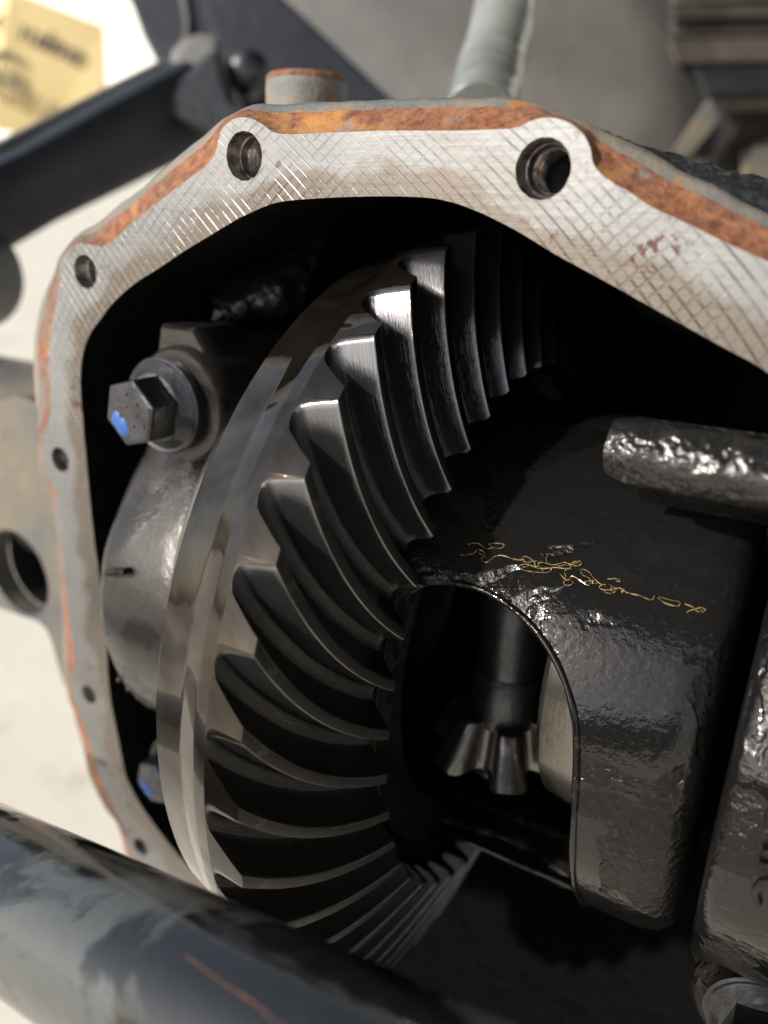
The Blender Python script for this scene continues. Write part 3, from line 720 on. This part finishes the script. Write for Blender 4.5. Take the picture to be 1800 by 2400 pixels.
P_=[Vector(D(x*K,y*K,t)) for x,y,t in ((520,-120,7.2),(1000,-160,6.8),(1330,-100,6.4),(1420,80,6.2),(1450,200,6.1),(1440,330,6.0),(1330,500,5.9),(700,420,6.6))]
vs,fs=prism(P_,(.5,2.5,.3),0,.25); mesh('tank_shell',vs,fs,'tank',tank,ang=60)
bvm=tank.children[0].modifiers.new('b','BEVEL'); bvm.width=.05; bvm.segments=5; bvm.limit_method='ANGLE'
# breather hose
hs=[D(x*K,y*K,t) for x,y,t in ((1095,-60,3.3),(1088,20,3.1),(1078,80,2.95),(1062,140,2.8),(1048,205,2.65),(1035,260,2.5))]
hs=[Vector(p) for p in crom(hs,10,False)]
mesh('breather_hose',*sweep(hs,[.115+.006*math.sin(i*2.2) for i in range(len(hs))],28),'hose',label='pale grey corrugated breather hose rising behind the housing top',category='hose')
# leaf spring and brackets at the upper right
ls=thing('spring_pack','rusty brown leaf spring pack and clutter behind the top right corner','leaf spring',tuple(D(1700,200,6)))
for i,(y0,y1,t,mt) in enumerate(((-60,8,6.4,'spring'),(14,40,6.2,'axle'),(44,78,6.3,'spring'),(82,138,6.3,'spring'))):
    pix([(1440,y0),(1800,y0-6),(1800,y1-8),(1450,y1)],t,.5,'leaf','spring',ls,.05)
pix([(1425,-120),(1900,-120),(1900,300),(1425,300)],7.0,.4,'dark_backing','spring',ls,.05)  # dark block added to cover the bright background between the leaves
cr_=thing('cross_bar','black cross bar at the right edge behind the housing','bar',tuple(D(1700,180,5.6)))
pix([(1495,148),(1800,140),(1800,198),(1520,206)],5.6,.6,'bar_body','armp',cr_,.04)
sh=thing('suspension_bracket','grey-brown suspension bracket under the black cross bar at the right edge','bracket',tuple(D(1650,280,5.8)))
pix([(1450,330),(1530,212),(1560,202),(1800,205),(1800,235),(1570,235),(1545,260),(1480,345)],5.8,.2,'bracket_lip','axle',sh,.03)
pix([(1460,420),(1550,240),(1800,230),(1800,520),(1480,470)],6.2,.5,'bracket_web','spring',sh,.05)
pix([(1600,330),(1680,280),(1800,290),(1800,420),(1600,400)],6.0,.3,'bracket_foot','axle',sh,.05)
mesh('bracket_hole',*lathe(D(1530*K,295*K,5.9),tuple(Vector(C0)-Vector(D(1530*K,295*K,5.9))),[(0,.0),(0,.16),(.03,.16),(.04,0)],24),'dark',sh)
# ------------------------------------------------------------------ cardboard box on the floor
bx=thing('cardboard_box','tan cardboard gear box with dark brush lettering, upper left','box',tuple(D(100,330,13)))
tL,tR=9.0,9.3
A_=Vector(D(-40,-45,tL)); B_=Vector(D(253,64,tR)); C_=Vector(D(251,262,tR)); D2=Vector(D(-40,345,tL))
B2=Vector(D(110,330,tR)) 
front=[Vector(D(22,-25,9.0)),Vector(D(245,62,9.2)),Vector(D(251,255,9.2)),Vector(D(110,325,9.15)),Vector(D(-25,300,9.0))]
bk=(sum(front,Vector())/5-Vector(C0)).normalized()*3
mesh('box_body',*prism(front,bk+Vector((-.6,0,0)),0,.03),'card',bx,ang=20)
ux=(Vector(D(245,145,9.15))-Vector(D(0,30,9.0))); uy=(Vector(D(22,-25,9.0))-Vector(D(0,220,9.0)))
nf=-bk.normalized()*.02
text('enuine',.40,Vector(D(82,108,9.08))+nf,ux,uy,'ink',bx,'lettering',.002,.35)
text('G',.55,Vector(D(8,196,9.0))+nf,ux,uy,'ink',bx,'lettering',.002)
text('GEARS',.36,Vector(D(78,268,9.05))+nf,ux,uy,'ink2',bx,'lettering',.002)
# ------------------------------------------------------------------ warm glints on the case, drawn as thin amber strands
def oil():  # draws the warm glints as amber strands on the case
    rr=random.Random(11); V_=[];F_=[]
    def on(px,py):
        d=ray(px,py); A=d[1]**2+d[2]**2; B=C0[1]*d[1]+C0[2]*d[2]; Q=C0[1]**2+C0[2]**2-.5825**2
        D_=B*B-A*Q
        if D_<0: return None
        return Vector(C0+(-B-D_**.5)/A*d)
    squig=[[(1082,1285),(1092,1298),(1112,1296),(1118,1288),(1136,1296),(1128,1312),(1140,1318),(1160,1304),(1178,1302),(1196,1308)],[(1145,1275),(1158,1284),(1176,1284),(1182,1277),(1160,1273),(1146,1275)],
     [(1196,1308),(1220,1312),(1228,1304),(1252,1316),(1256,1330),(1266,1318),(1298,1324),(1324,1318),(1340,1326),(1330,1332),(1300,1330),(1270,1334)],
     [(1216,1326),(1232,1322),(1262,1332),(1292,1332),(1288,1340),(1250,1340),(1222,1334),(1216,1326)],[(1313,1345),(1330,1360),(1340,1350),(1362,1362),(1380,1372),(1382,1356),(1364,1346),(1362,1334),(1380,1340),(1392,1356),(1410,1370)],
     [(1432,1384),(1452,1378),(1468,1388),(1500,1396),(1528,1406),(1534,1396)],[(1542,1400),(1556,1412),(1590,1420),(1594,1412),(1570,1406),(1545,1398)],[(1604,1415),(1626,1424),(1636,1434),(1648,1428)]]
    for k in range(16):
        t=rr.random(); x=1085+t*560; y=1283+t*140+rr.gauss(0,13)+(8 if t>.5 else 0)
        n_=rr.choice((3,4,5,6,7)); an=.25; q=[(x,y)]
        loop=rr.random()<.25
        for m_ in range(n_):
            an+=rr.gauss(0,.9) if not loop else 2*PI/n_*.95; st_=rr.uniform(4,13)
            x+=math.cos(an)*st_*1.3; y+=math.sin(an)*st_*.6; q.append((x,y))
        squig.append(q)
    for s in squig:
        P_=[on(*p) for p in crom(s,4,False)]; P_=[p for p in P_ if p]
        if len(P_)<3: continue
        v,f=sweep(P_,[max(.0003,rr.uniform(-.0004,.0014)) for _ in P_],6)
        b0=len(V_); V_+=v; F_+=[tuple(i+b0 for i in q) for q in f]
    mesh('glint_strands',V_,F_,'amber',kind='stuff',label='warm glints on the black case, drawn as thin amber strands',category='oil')
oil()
